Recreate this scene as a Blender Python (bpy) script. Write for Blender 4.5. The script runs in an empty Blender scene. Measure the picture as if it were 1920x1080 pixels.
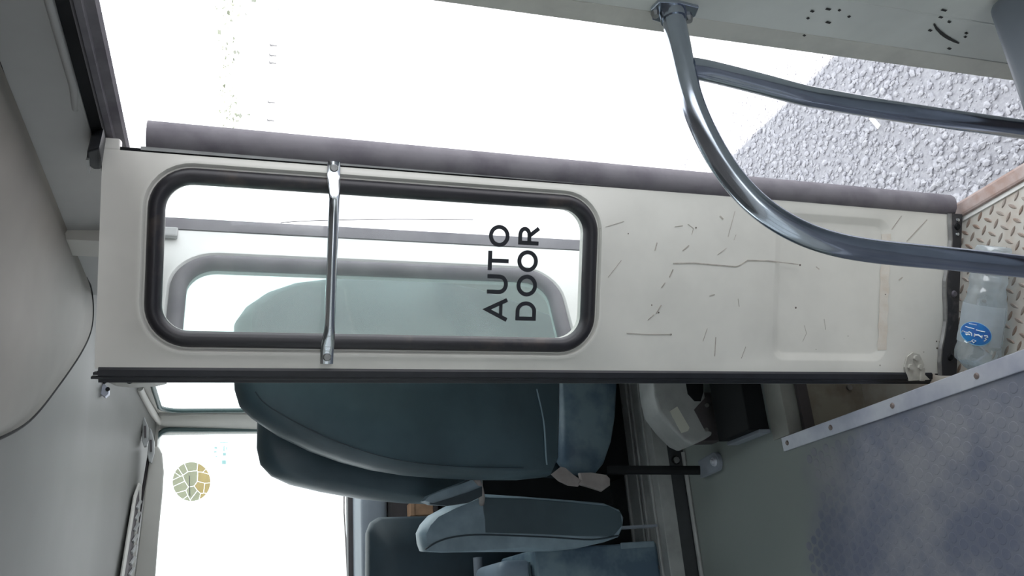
import bpy, bmesh, math, random
from mathutils import Vector, Matrix
rnd = random.Random(7)
V = Vector
# ------------------------------------------------------------------ camera, world, sun, exposure
# bus axes: X = to the doorway side, Y = to the windscreen, Z = up; z = 0 at the bottom of the door leaf
FPX = 1600.0
TH, RO, PH = math.radians(17.35), math.radians(2.1), math.radians(22.0)
CAM = V((0, 0, 1.515))
HD = V((math.sin(PH), math.cos(PH), 0)); RT = V((math.cos(PH), -math.sin(PH), 0)); UP = V((0, 0, 1))
DV = HD * math.cos(TH) - UP * math.sin(TH)
DN = -HD * math.sin(TH) - UP * math.cos(TH)
CX = DN * math.cos(RO) + RT * math.sin(RO)
CY = RT * math.cos(RO) - DN * math.sin(RO)
scene = bpy.context.scene
cam_data = bpy.data.cameras.new('camera'); cam = bpy.data.objects.new('camera', cam_data)
scene.collection.objects.link(cam); scene.camera = cam
cam_data.sensor_fit = 'HORIZONTAL'; cam_data.sensor_width = 36.0; cam_data.lens = FPX / 1920 * 36.0
cam_data.clip_start = 0.02; cam_data.clip_end = 500
m3 = Matrix((CX, CY, -DV)).transposed()
cam.matrix_world = Matrix.Translation(CAM) @ m3.to_4x4()

world = bpy.data.worlds.new('sky'); scene.world = world; world.use_nodes = True
bg = world.node_tree.nodes['Background']; bg.inputs[0].default_value = (0.93, 0.97, 1.0, 1); bg.inputs[1].default_value = 2.6
sun_d = bpy.data.lights.new('sun', 'SUN'); sun_d.energy = 17.0; sun_d.angle = 0.012; sun_d.color = (1, 0.96, 0.9)
sun = bpy.data.objects.new('sun', sun_d); scene.collection.objects.link(sun)
SUN_EL = math.radians(71.0)
sd = V((math.cos(SUN_EL), 0.02, -math.sin(SUN_EL)))
sun.rotation_euler = sd.to_track_quat('-Z', 'Y').to_euler()
scene.view_settings.view_transform = 'Standard'; scene.view_settings.look = 'None'
scene.view_settings.gamma = 1; scene.view_settings.use_curve_mapping = False
scene.view_settings.exposure = 0.06

def ray(x, y): return DV + CX * ((x - 960) / FPX) + CY * ((540 - y) / FPX)
def atX(x, y, v): r = ray(x, y); return CAM + r * (v / r.x)
def atY(x, y, v): r = ray(x, y); return CAM + r * (v / r.y)
def atZ(x, y, v): r = ray(x, y); return CAM + r * ((v - CAM.z) / r.z)
def atP(x, y, p, n): r = ray(x, y); return CAM + r * ((p - CAM).dot(n) / r.dot(n))

# ------------------------------------------------------------------ materials
MATS = {}
def mat(name, col, rough=0.5, metal=0.0, var=0.0, vscale=8.0, col2=None, bump=0.0, bscale=60.0, spec=0.5, detail=4, ramp=(0.4, 0.65), wpos=False):
    m = bpy.data.materials.new(name); m.use_nodes = True
    nt = m.node_tree; b = nt.nodes['Principled BSDF']
    b.inputs['Base Color'].default_value = (*col, 1); b.inputs['Roughness'].default_value = rough
    b.inputs['Metallic'].default_value = metal; b.inputs['Specular IOR Level'].default_value = spec
    tc = nt.nodes.new('ShaderNodeTexCoord')
    c2 = col2 or tuple(c * (1 - var) for c in col)
    n = nt.nodes.new('ShaderNodeTexNoise'); n.inputs['Scale'].default_value = vscale; n.inputs['Detail'].default_value = detail
    n.inputs['Roughness'].default_value = 0.6
    if wpos:
        gp = nt.nodes.new('ShaderNodeNewGeometry'); nt.links.new(gp.outputs['Position'], n.inputs['Vector'])
    else: nt.links.new(tc.outputs['Object'], n.inputs['Vector'])
    r = nt.nodes.new('ShaderNodeValToRGB'); r.color_ramp.elements[0].position = ramp[0]; r.color_ramp.elements[1].position = ramp[1]
    r.color_ramp.elements[0].color = (*col, 1); r.color_ramp.elements[1].color = (*c2, 1)
    nt.links.new(n.outputs['Fac'], r.inputs['Fac']); nt.links.new(r.outputs['Color'], b.inputs['Base Color'])
    if bump:
        n2 = nt.nodes.new('ShaderNodeTexNoise'); n2.inputs['Scale'].default_value = bscale; n2.inputs['Detail'].default_value = 3
        nt.links.new(tc.outputs['Object'], n2.inputs['Vector'])
        bp = nt.nodes.new('ShaderNodeBump'); bp.inputs['Strength'].default_value = bump; bp.inputs['Distance'].default_value = 0.004
        nt.links.new(n2.outputs['Fac'], bp.inputs['Height']); nt.links.new(bp.outputs['Normal'], b.inputs['Normal'])
    MATS[name] = m
    return m
def glass(name, tint, haze, hazecol=(0.85, 0.93, 0.92), gloss=0.06):
    m = bpy.data.materials.new(name); m.use_nodes = True; nt = m.node_tree
    nt.nodes.remove(nt.nodes['Principled BSDF']); out = nt.nodes['Material Output']
    t = nt.nodes.new('ShaderNodeBsdfTransparent'); t.inputs[0].default_value = (*tint, 1)
    d = nt.nodes.new('ShaderNodeBsdfTranslucent'); d.inputs[0].default_value = (*hazecol, 1)
    d2 = nt.nodes.new('ShaderNodeBsdfDiffuse'); d2.inputs[0].default_value = (*hazecol, 1)
    dm = nt.nodes.new('ShaderNodeMixShader'); dm.inputs[0].default_value = 0.5
    nt.links.new(d.outputs[0], dm.inputs[1]); nt.links.new(d2.outputs[0], dm.inputs[2])
    g = nt.nodes.new('ShaderNodeBsdfGlossy'); g.inputs['Roughness'].default_value = 0.03
    tc = nt.nodes.new('ShaderNodeTexCoord'); n = nt.nodes.new('ShaderNodeTexNoise'); n.inputs['Scale'].default_value = 9; n.inputs['Detail'].default_value = 8
    nt.links.new(tc.outputs['Object'], n.inputs['Vector'])
    mr = nt.nodes.new('ShaderNodeMapRange'); mr.inputs['From Min'].default_value = 0.3; mr.inputs['From Max'].default_value = 0.75
    mr.inputs['To Min'].default_value = haze * 0.75; mr.inputs['To Max'].default_value = haze * 1.3
    nt.links.new(n.outputs['Fac'], mr.inputs['Value'])
    m1 = nt.nodes.new('ShaderNodeMixShader'); m2 = nt.nodes.new('ShaderNodeMixShader'); m2.inputs[0].default_value = gloss
    nt.links.new(mr.outputs['Result'], m1.inputs[0]); nt.links.new(t.outputs[0], m1.inputs[1]); nt.links.new(dm.outputs[0], m1.inputs[2])
    nt.links.new(m1.outputs[0], m2.inputs[1]); nt.links.new(g.outputs[0], m2.inputs[2]); nt.links.new(m2.outputs[0], out.inputs[0])
    MATS[name] = m
    return m

mat('paint', (0.76, 0.75, 0.70), 0.38, var=0.10, vscale=5, bump=0.03, bscale=12)
mat('paint_far', (0.80, 0.81, 0.79), 0.4, var=0.08)
mat('wall_paint', (0.80, 0.82, 0.78), 0.45, var=0.14, vscale=4)
mat('edge_jamb', (0.70, 0.69, 0.63), 0.5, var=0.15, vscale=12)
mat('header_paint', (0.33, 0.33, 0.325), 0.5, var=0.10, vscale=4)
mat('headliner', (0.265, 0.245, 0.222), 0.6, var=0.22, vscale=2.2, bump=0.04, bscale=6)
mat('cab_lining_shaded', (0.105, 0.105, 0.098), 0.5, var=0.15, vscale=2.0)  # lining grey darkened as a whole: the ceiling's shade is in the colour
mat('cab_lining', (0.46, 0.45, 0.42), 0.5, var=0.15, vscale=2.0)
mat('rubber', (0.016, 0.018, 0.024), 0.45, var=0.3, vscale=20)
mat('rubber_dusty', (0.17, 0.16, 0.178), 0.7, col2=(0.115, 0.105, 0.125), vscale=14)
mat('rubber_strip', (0.03, 0.03, 0.035), 0.55, col2=(0.13, 0.12, 0.12), vscale=25, ramp=(0.55, 0.8))
mat('gasket', (0.020, 0.019, 0.024), 0.38, col2=(0.085, 0.065, 0.055), vscale=12, ramp=(0.55, 0.8))
mat('chrome', (0.62, 0.66, 0.70), 0.10, 1.0, var=0.15, vscale=10)
mat('rail_metal', (0.55, 0.60, 0.69), 0.16, 1.0, var=0.2, vscale=7)
mat('aluminium', (0.58, 0.60, 0.67), 0.45, 0.35, col2=(0.42, 0.44, 0.54), vscale=9)
mat('steel', (0.40, 0.40, 0.40), 0.4, 0.8, var=0.3, vscale=30)
mat('vinyl_teal', (0.064, 0.100, 0.122), 0.42, var=0.25, vscale=5, bump=0.08, bscale=8)
mat('vinyl_pale', (0.27, 0.34, 0.42), 0.45, var=0.2)
mat('vinyl_dark', (0.022, 0.040, 0.055), 0.5, var=0.3, vscale=5)
mat('vinyl_light', (0.27, 0.36, 0.43), 0.42, col2=(0.19, 0.26, 0.31), vscale=9, bump=0.08, bscale=10)
mat('vinyl_blue', (0.08, 0.13, 0.16), 0.45, col2=(0.12, 0.16, 0.16), vscale=11)
mat('vinyl_stain', (0.20, 0.28, 0.33), 0.45, col2=(0.08, 0.13, 0.19), vscale=7, ramp=(0.4, 0.6))
mat('black', (0.009, 0.010, 0.012), 0.7, var=0.3, spec=0.2)
mat('dark_floor', (0.05, 0.055, 0.06), 0.7, var=0.3)
mat('plastic_grey', (0.38, 0.39, 0.39), 0.35, var=0.2, vscale=14)
mat('label_cream', (0.62, 0.62, 0.55), 0.5, var=0.1)
mat('webbing', (0.36, 0.32, 0.31), 0.7, var=0.2, vscale=20)
mat('dash_grey', (0.25, 0.28, 0.33), 0.55, var=0.1)
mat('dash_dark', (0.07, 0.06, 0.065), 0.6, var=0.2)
mat('cardboard', (0.45, 0.27, 0.17), 0.7, var=0.2, vscale=30)
mat('sill_rust', (0.42, 0.36, 0.35), 0.6, col2=(0.30, 0.20, 0.17), vscale=16, bump=0.1, bscale=40)
mat('step_paint', (0.52, 0.50, 0.46), 0.5, col2=(0.36, 0.26, 0.20), vscale=7, ramp=(0.5, 0.75))
mat('lozenge', (0.33, 0.29, 0.26), 0.45, 0.3, col2=(0.27, 0.19, 0.15), vscale=18, wpos=True)
mat('rivet', (0.20, 0.16, 0.15), 0.5, 0.2)
mat('well_paint', (0.33, 0.31, 0.26), 0.6, col2=(0.20, 0.17, 0.14), vscale=9)
mat('floor_vinyl', (0.16, 0.175, 0.235), 0.55, col2=(0.27, 0.275, 0.31), vscale=6, bump=0.1, bscale=70, detail=8)
mat('coin', (0.145, 0.16, 0.225), 0.5, col2=(0.27, 0.275, 0.31), vscale=6, detail=8, wpos=True)
def worn_floor(m):
    # dusty green wear spreading from the cab end of the vinyl
    nt = m.node_tree; b = nt.nodes['Principled BSDF']; src = b.inputs['Base Color'].links[0].from_socket
    tc = nt.nodes.new('ShaderNodeTexCoord'); sp = nt.nodes.new('ShaderNodeSeparateXYZ'); nt.links.new(tc.outputs['Object'], sp.inputs[0])
    n = nt.nodes.new('ShaderNodeTexNoise'); n.inputs['Scale'].default_value = 4.5; n.inputs['Detail'].default_value = 6; nt.links.new(tc.outputs['Object'], n.inputs['Vector'])
    ma = nt.nodes.new('ShaderNodeMath'); ma.operation = 'MULTIPLY_ADD'; ma.inputs[1].default_value = 0.7; nt.links.new(n.outputs['Fac'], ma.inputs[0]); nt.links.new(sp.outputs['Y'], ma.inputs[2])
    mr = nt.nodes.new('ShaderNodeMapRange'); mr.interpolation_type = 'SMOOTHSTEP'; mr.inputs['From Min'].default_value = 1.98; mr.inputs['From Max'].default_value = 2.25; nt.links.new(ma.outputs[0], mr.inputs['Value'])
    mx = nt.nodes.new('ShaderNodeMix'); mx.data_type = 'RGBA'; mx.inputs['B'].default_value = (0.26, 0.29, 0.28, 1)
    nt.links.new(mr.outputs['Result'], mx.inputs['Factor']); nt.links.new(src, mx.inputs['A']); nt.links.new(mx.outputs['Result'], b.inputs['Base Color'])
worn_floor(MATS['floor_vinyl'])
mat('letter', (0.012, 0.014, 0.02), 0.4)
mat('scratch', (0.50, 0.46, 0.41), 0.7, var=0.3, vscale=60)
mat('rust', (0.65, 0.58, 0.50), 0.6, col2=(0.70, 0.66, 0.60), vscale=40, ramp=(0.35, 0.6))
mat('chip', (0.16, 0.13, 0.11), 0.7, var=0.3)

mat('edge_trim', (0.30, 0.30, 0.28), 0.55, var=0.2)
mat('scuff', (0.03, 0.03, 0.03), 0.7)
mat('bolt_paint', (0.58, 0.57, 0.52), 0.45, var=0.2, vscale=60)
mat('ground', (0.36, 0.36, 0.39), 0.9, col2=(0.28, 0.28, 0.31), vscale=60, bump=0.4, bscale=120)
mat('stone', (0.36, 0.36, 0.40), 0.85, col2=(0.46, 0.46, 0.49), vscale=45)
mat('paper', (0.8, 0.8, 0.78), 0.6)
mat('foliage', (0.66, 0.68, 0.60), 0.8)
mat('foliage_dark', (0.25, 0.27, 0.22), 0.8)
mat('trunk', (0.85, 0.84, 0.80), 0.8)
mat('post_dark', (0.20, 0.20, 0.20), 0.7)
glass('sticker_olive', (0.62, 0.63, 0.54), 0.5, (0.56, 0.56, 0.45), 0.01)
glass('sticker_tan', (0.70, 0.62, 0.42), 0.5, (0.62, 0.54, 0.34), 0.01)
mat('sticker_line', (0.85, 0.88, 0.8), 0.6)
glass('sticker_pale', (0.6, 0.75, 0.75), 0.5, (0.55, 0.7, 0.7), 0.01)
mat('sky_trim', (0.05, 0.09, 0.09), 0.4)
mat('label_blue', (0.01, 0.20, 0.55), 0.35, col2=(0.05, 0.10, 0.42), vscale=25)
mat('label_cyan', (0.30, 0.62, 0.85), 0.35)
mat('label_white', (0.82, 0.9, 0.95), 0.4)
glass('door_glass', (0.97, 0.985, 0.98), 0.055, gloss=0.035)
glass('tinted_glass', (0.84, 0.94, 0.92), 0.15, (0.76, 0.90, 0.87), gloss=0.035)
glass('dark_tint', (0.52, 0.54, 0.54), 0.02)
glass('screen_glass', (0.95, 0.98, 0.97), 0.02)
glass('pet', (0.88, 0.94, 0.98), 0.32, (0.86, 0.93, 0.98), 0.16)
glass('sleeve', (0.9, 0.95, 0.98), 0.55, (0.80, 0.85, 0.90), 0.06)
# rust lines: the floor vinyl and the paint also carry scratches of their own, built below as marks

# ------------------------------------------------------------------ mesh helpers
COL = scene.collection
class MB:
    def __init__(s): s.v = []; s.f = []
    def add(s, vs, fs):
        o = len(s.v); s.v += [V(p) for p in vs]; s.f += [tuple(i + o for i in f) for f in fs]; return s
    def box(s, a, b):
        (x0, y0, z0), (x1, y1, z1) = a, b
        return s.add([(x0,y0,z0),(x1,y0,z0),(x1,y1,z0),(x0,y1,z0),(x0,y0,z1),(x1,y0,z1),(x1,y1,z1),(x0,y1,z1)],
                     [(0,3,2,1),(4,5,6,7),(0,1,5,4),(1,2,6,5),(2,3,7,6),(3,0,4,7)])
    def obox(s, o, ax, ay, az):          # oriented box: corner + three edge vectors
        o, ax, ay, az = V(o), V(ax), V(ay), V(az)
        vs = [o, o+ax, o+ax+ay, o+ay, o+az, o+ax+az, o+ax+ay+az, o+ay+az]
        return s.add(vs, [(0,3,2,1),(4,5,6,7),(0,1,5,4),(1,2,6,5),(2,3,7,6),(3,0,4,7)])
    def loops(s, L, close_u=True, cap0=False, cap1=False):
        n = len(L[0]); vs = [p for l in L for p in l]; fs = []
        for i in range(len(L) - 1):
            for j in range(n if close_u else n - 1):
                k = (j + 1) % n
                fs.append((i*n+j, i*n+k, (i+1)*n+k, (i+1)*n+j))
        if cap0: fs.append(tuple(range(n))[::-1])
        if cap1: fs.append(tuple((len(L)-1)*n + j for j in range(n)))
        return s.add(vs, fs)
    def tube(s, pts, r, seg=12, caps=True, flat=1.0, side=None):
        pts = [V(p) for p in pts]; rs = r if isinstance(r, (list, tuple)) else [r] * len(pts)
        L = []; prev = None
        for i, p in enumerate(pts):
            t = (pts[min(i+1, len(pts)-1)] - pts[max(i-1, 0)]).normalized()
            if side is not None: a = V(side) - t * V(side).dot(t)
            elif prev is None:
                a = V((0,0,1)) if abs(t.z) < 0.9 else V((1,0,0)); a = a - t * a.dot(t)
            else: a = prev - t * prev.dot(t)
            a.normalize(); prev = a; b = t.cross(a)
            L.append([p + a * (rs[i] * math.cos(2*math.pi*k/seg)) + b * (rs[i] * flat * math.sin(2*math.pi*k/seg)) for k in range(seg)])
        return s.loops(L, True, caps, caps)
    def disc(s, c, n, r, h, seg=12, r2=None):   # short cylinder standing on c along n
        c, n = V(c), V(n).normalized(); a = n.orthogonal().normalized(); b = n.cross(a)
        r2 = r if r2 is None else r2
        l0 = [c + (a*math.cos(2*math.pi*k/seg) + b*math.sin(2*math.pi*k/seg)) * r for k in range(seg)]
        l1 = [c + n*h + (a*math.cos(2*math.pi*k/seg) + b*math.sin(2*math.pi*k/seg)) * r2 for k in range(seg)]
        return s.loops([l0, l1], True, True, True)
    def ribbon(s, pts, w, n):                   # thin raised stroke lying on a surface of normal n
        pts = [V(p) for p in pts]; n = V(n).normalized(); L = []
        for i, p in enumerate(pts):
            t = (pts[min(i+1, len(pts)-1)] - pts[max(i-1, 0)]).normalized(); q = n.cross(t).normalized()
            ww = w[i] if isinstance(w, (list, tuple)) else w
            L.append([p - q*ww/2, p - q*ww/2 + n*0.0006, p + q*ww/2 + n*0.0006, p + q*ww/2])
        return s.loops(L, True, True, True)
ROOT = {}
def build(name, mb, m, parent=None, smooth=None, bevel=0.0, bseg=2, sub=0):
    off = ROOT.get(parent.name, V((0,0,0))) if parent is not None else V((0,0,0))
    me = bpy.data.meshes.new(name); bm = bmesh.new()
    vs = [bm.verts.new(p - off) for p in mb.v]
    for f in mb.f:
        try: bm.faces.new([vs[i] for i in f])
        except ValueError: pass
    bmesh.ops.recalc_face_normals(bm, faces=bm.faces)
    if bevel:
        es = [e for e in bm.edges if len(e.link_faces) == 2 and e.calc_face_angle(0) > 0.5]
        bmesh.ops.bevel(bm, geom=es, offset=bevel, segments=bseg, profile=0.6, affect='EDGES', clamp_overlap=True)
    bm.to_mesh(me); bm.free()
    if smooth is not None:
        for p in me.polygons: p.use_smooth = True
        me.set_sharp_from_angle(angle=math.radians(smooth))
    me.materials.append(MATS[m])
    o = bpy.data.objects.new(name, me); COL.objects.link(o)
    if parent is not None: o.parent = parent
    ROOT[o.name] = off
    return o
def thing(name, loc, label, cat, group=None):
    o = bpy.data.objects.new(name, None); COL.objects.link(o); o.location = loc; o.empty_display_size = 0.05
    ROOT[o.name] = V(loc); o['label'] = label; o['category'] = cat
    if group: o['group'] = group
    return o
def tag(o, label, cat, group=None):
    o['label'] = label; o['category'] = cat
    if group: o['group'] = group
    return o
def struct(name, mb, m, parent=None, **k):
    o = build(name, mb, m, parent, **k)
    if parent is None: o['kind'] = 'structure'
    return o
def instance(src, name, loc, parent, rotz=0.0):
    o = bpy.data.objects.new(name, src.data); COL.objects.link(o)
    o.parent = parent; o.location = V(loc) - ROOT.get(parent.name, V((0,0,0))); o.rotation_euler = (0, 0, rotz)
    ROOT[o.name] = ROOT.get(parent.name, V((0,0,0)))
    return o
def slab(px, plane, t, mb=None):
    """solid from an outline on a plane (plane(x, y) -> point), thickness vector t"""
    mb = mb or MB(); P = [plane(*p) for p in px]; t = V(t)
    return mb.loops([P, [p + t for p in P]], True, True, True)
def pillow(px, plane, t, puff, ins=0.25, mb=None):
    """padded solid: outline loop, rounded over towards both faces"""
    mb = mb or MB(); P = [plane(*p) for p in px]; t = V(t); n = t.normalized(); T = t.length
    c = sum(P, V((0,0,0))) / len(P); L = []
    for a in (-75, -50, -25, 0, 25, 50, 75):
        k = math.cos(math.radians(a)); s_ = math.sin(math.radians(a)) / math.sin(math.radians(75))
        L.append([c + (p - c) * 1.0 - (p - c).normalized() * puff * (1 - k) + t * (0.5 + 0.5 * s_) for p in P])
    L = [[c + (p - c) * 0.5 - n*puff*0.12 for p in L[0]]] + L + [[c + t + (p - t - c) * 0.5 + n*puff*0.12 for p in L[-1]]]
    return mb.loops(L, True, True, True)
def spline(pts, n=6):
    pts = [V(p) for p in pts]; out = []
    for i in range(len(pts) - 1):
        p0, p1, p2, p3 = pts[max(i-1,0)], pts[i], pts[i+1], pts[min(i+2, len(pts)-1)]
        for k in range(n):
            t = k / n
            out.append(0.5 * ((2*p1) + (p2-p0)*t + (2*p0-5*p1+4*p2-p3)*t*t + (3*p1-p0-3*p2+p3)*t**3))
    out.append(pts[-1]); return out
def rrect(u0, u1, z0, z1, r, k=8):
    out = []
    for (cu, cz, a0) in ((u1-r, z1-r, 0), (u0+r, z1-r, 90), (u0+r, z0+r, 180), (u1-r, z0+r, 270)):
        for i in range(k + 1):
            a = math.radians(a0 + 90*i/k); out.append((cu + r*math.cos(a), cz + r*math.sin(a)))
    return out

# ------------------------------------------------------------------ ground outside and bus shell
GZ = -0.45
FZ = 0.20        # aisle floor
TZ = -0.04       # step tread
struct('ground', MB().add([(-120,-120,GZ),(200,-120,GZ),(200,200,GZ),(-120,200,GZ)], [(0,1,2,3)]), 'ground')

# floor: aisle slab with the stepwell cut out of it
fl = MB()
fl.box((-1.15, -4.0, 0.14), (0.362, 1.80, FZ))
fl.box((0.362, -4.0, 0.14), (0.80, 0.90, FZ))
floor = struct('floor', fl, 'floor_vinyl')
struct('floor_front', MB().box((-1.15, 1.80, 0.14), (0.362, 2.377, FZ)).box((0.362, 1.835, 0.14), (0.80, 2.377, FZ)), 'floor_vinyl')
struct('trim_2', MB().box((0.368, 1.822, 0.135), (0.80, 1.893, FZ+0.004)), 'edge_trim', bevel=0.002)
plat = MB().box((-1.15, 2.377, 0.14), (0.83, 3.75, 0.295))
platform = struct('floor_platform', plat, 'dark_floor')
sill = MB()
sill.box((-1.1, 2.372, 0.255), (0.80, 2.60, 0.302))
for yy in (2.41, 2.47, 2.50, 2.58): sill.box((-1.1, yy, 0.302), (0.80, yy+0.012, 0.310))
sl = struct('trim_3', sill, 'plastic_grey', bevel=0.002)
for x, y in ((0.62, 2.55), (0.40, 2.44), (0.22, 2.52), (0.10, 2.44)):
    build('screw', MB().disc((x, y, 0.302), UP, 0.006, 0.003, 10), 'steel', sl)
build('floor_edge_bead', MB().tube([(-1.0, 2.366, FZ+0.006), (0.43, 2.366, FZ+0.006)], 0.007, 8), 'plastic_grey', sl, smooth=40)

# stepwell
well = MB()
well.box((0.352, 0.90, GZ+0.2), (0.362, 1.835, 0.14))
well.box((0.362, 1.815, GZ+0.2), (0.80, 1.835, 0.14))
well.box((0.362, 0.89, GZ+0.2), (0.80, 0.90, 0.14))
w_ = struct('wall_stepwell', well, 'well_paint')
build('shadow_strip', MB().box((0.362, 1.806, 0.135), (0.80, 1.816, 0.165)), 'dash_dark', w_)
build('bolt', MB().disc((0.487, 1.816, 0.0), (0, -1, 0), 0.008, 0.006, 12), 'steel', w_)
build('clip_plate', MB().obox((0.50, 1.79, -0.07), (0.05, 0, 0.01), (0, 0.004, 0), (0, 0, 0.03)), 'plastic_grey', w_)
tread = struct('floor_step', MB().box((0.362, 0.90, TZ-0.03), (0.765, 1.815, TZ)), 'step_paint')
lz = MB(); L0 = []
for k in range(8):
    a = 2*math.pi*k/8; L0.append((0.0125*math.cos(a)*(1 if k % 4 == 0 else 0.85), 0.0042*math.sin(a)))
lz.loops([[V((x, y, 0)) for x, y in L0], [V((x*0.75, y*0.5, 0.0022)) for x, y in L0]], True, False, True)
first = None; P_ = 0.0335
for i in range(12):
    for j in range(15):
        for q in (0, 1):
            x = 0.378 + (i + 0.5*q) * P_; y = 1.02 + (j + 0.5*q) * P_
            if x > 0.755 or y > 1.50: continue
            a = math.radians(45 if q else -45)
            if first is None:
                first = build('tread_lozenge', lz, 'lozenge', tread); first.location = (x, y, TZ); first.rotation_euler = (0,0,a)
            else: instance(first, 'tread_lozenge', (x, y, TZ), tread, a)
struct('trim_4', MB().box((0.765, 0.905, TZ-0.05), (0.80, 1.70, TZ+0.012)), 'sill_rust', bevel=0.006)
struct('trim_5', MB().box((0.756, 0.905, TZ-0.01), (0.766, 1.50, TZ+0.004)), 'paper', bevel=0.001)

# aluminium nosing along the stepwell
tr = MB().box((0.332, 0.93, FZ), (0.367, 1.857, FZ+0.005)); tr.box((0.363, 0.93, FZ-0.05), (0.367, 1.857, FZ+0.002))
nos = struct('trim_1', tr, 'aluminium', bevel=0.0015)
for y in (1.835, 1.66, 1.45, 1.22, 1.02): build('rivet', MB().disc((0.350, y, FZ+0.005), UP, 0.0065, 0.003, 12, 0.004), 'rivet', nos, smooth=40)

# raised coins on the vinyl: the nearest ones singly, the rest joined
coin = MB(); ca = [(math.cos(2*math.pi*k/12), math.sin(2*math.pi*k/12)) for k in range(12)]
coin.loops([[V((0.0108*c, 0.0108*s, 0)) for c, s in ca], [V((0.0096*c, 0.0096*s, 0.0007)) for c, s in ca]], True, False, True)
spots = []
P_ = 0.0262
for j in range(70):
    for i in range(30):
        x = -0.28 + (i + 0.5*(j % 2)) * P_ + rnd.uniform(-1,1)*0.0006; y = 0.95 + j * P_ * 0.866 + rnd.uniform(-1,1)*0.0006
        if x > 0.315 or y > 1.80 + 0.05*math.sin(x*23) - 0.5*max(0, x - 0.2): continue
        q = V((x, y, FZ)) - CAM; w = q.dot(DV); px = 960 + FPX*q.dot(CX)/w; py = 540 - FPX*q.dot(CY)/w
        if px < 1935 and py < 1095: spots.append((w, x, y))
spots.sort()
first = None; rest = MB()
for k, (w, x, y) in enumerate(spots):
    if k < 300:
        if first is None:
            first = build('floor_coin', coin, 'coin', floor); first.location = (x, y, FZ)
        else: instance(first, 'floor_coin', (x, y, FZ), floor)
    else:
        rest.add([p + V((x, y, FZ)) for p in coin.v], coin.f)
if rest.v:
    o = build('floor_coins_far', rest, 'coin', floor); o['kind'] = 'stuff'

# right-hand wall: lining behind the doorway, header above it, cab side, with window openings
WX = 0.78
wr = MB()
wr.box((WX, 0.55, -0.30), (0.86, 0.90, 1.74))
wr.box((WX, -4.0, -0.30), (0.86, 0.55, 0.95)); wr.box((WX, -4.0, 1.55), (0.86, 0.55, 1.90))
for y in (-0.45, -1.55, -2.65, -3.75): wr.box((WX, y-0.05, 0.95), (0.86, y+0.05, 1.55))
wall_r = struct('wall_right', wr, 'wall_paint')
for z0, z1, nm in ((-0.28, 1.72, 'jamb_lip'),):
    build(nm, MB().box((WX-0.0015, 0.868, z0), (WX+0.03, 0.906, z1)), 'edge_jamb', wall_r, bevel=0.0012)
def wall_marks():
    mb = MB(); n = (-1, 0, 0)
    P = lambda x, y: atX(x, y, WX - 0.001)
    mb.ribbon(spline([P(1751,44), P(1757,54), P(1770,66), P(1785,75), P(1798,81)], 3), [0.0015,0.003,0.003,0.004,0.004,0.005,0.005,0.005,0.005,0.004,0.004,0.003,0.002], n)
    for (x, y, l) in ((1523,21,5),(1515,34,3),(1553,17,8),(1553,42,8),(1574,19,3),(1508,66,4),(1770,19,9),(1764,32,6),(1780,41,4),(1744,57,5),(1780,91,5),(1812,62,4),(1810,69,3),(1592,31,3)):
        mb.ribbon([P(x-l/2, y-1), P(x+l/2, y+1)], 0.0035, n)
    o = build('scuff_mark', mb, 'scuff', wall_r)
wall_marks()
build('flute', MB().tube([(WX+0.001, 0.79, 0.2), (WX+0.001, 0.79, 1.6)], 0.0022, 8), 'wall_paint', wall_r, smooth=60)

hd = MB()
hd.box((0.785, 0.90, 1.765), (0.90, 2.06, 2.02))
hd.add([(0.775,0.60,1.855),(0.775,2.06,1.855),(0.780,2.06,1.762),(0.780,0.60,1.762),(0.80,0.6,1.762),(0.80,2.06,1.762),(0.80,0.6,1.855),(0.80,2.06,1.855)],
       [(0,1,2,3),(3,2,5,4),(0,6,7,1),(0,3,4,6),(1,7,5,2),(6,4,5,7)])
header = struct('wall_header', hd, 'header_paint', bevel=0.003)
rb = MB(); prof = [(0.786,1.764),(0.790,1.748),(0.797,1.746),(0.799,1.735),(0.806,1.733),(0.808,1.720),(0.815,1.716),(0.822,1.722),(0.822,1.766)]
rb.loops([[V((x, 0.60, z)) for x, z in prof], [V((x, 1.66, z)) for x, z in prof]], True, True, True)
build('channel_slot', MB().box((0.782, 0.60, 1.744), (0.80, 1.66, 1.7615)), 'black', header)
build('channel_rubber', rb, 'rubber_dusty', header, smooth=30)
build('pressed_lip', MB().tube([(0.779,0.6,1.768),(0.779,1.20,1.768),(0.783,1.26,1.775),(0.79,1.29,1.78)], 0.006, 8), 'header_paint', header, smooth=60)
# roller bracket of the door track
rk = thing('door_roller', (0.765, 1.43, 1.74), 'dark roller bracket of the door track above the near door leaf', 'bracket')
rp = lambda x, y: atX(x, y, 0.735)
build('roller_housing', slab([(163,285),(186,278),(190,298),(189,318),(176,318),(162,308)], rp, (0.05, 0.02, 0)), 'rubber', rk, bevel=0.003)
build('roller_tab', slab([(161,300),(167,300),(168,325),(165,326)], lambda x, y: atX(x, y, 0.73), (0.012, 0.005, 0)), 'plastic_grey', rk)

# cab side wall with its window opening
SX = 0.83
cs = MB()
cs.box((SX, 1.77, -0.30), (0.845, 3.75, 1.02))
cs.box((SX, 1.77, 1.815), (0.845, 3.75, 2.02))
cs.box((SX, 1.77, 1.02), (0.845, 1.80, 1.815))
cabw = struct('wall_cab', cs, 'cab_lining')
struct('trim_6', MB().box((0.755, 1.70, -0.30), (0.783, 1.78, 1.86)).box((0.783, 1.765, -0.30), (0.835, 1.78, 1.86)), 'cab_lining')
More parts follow.
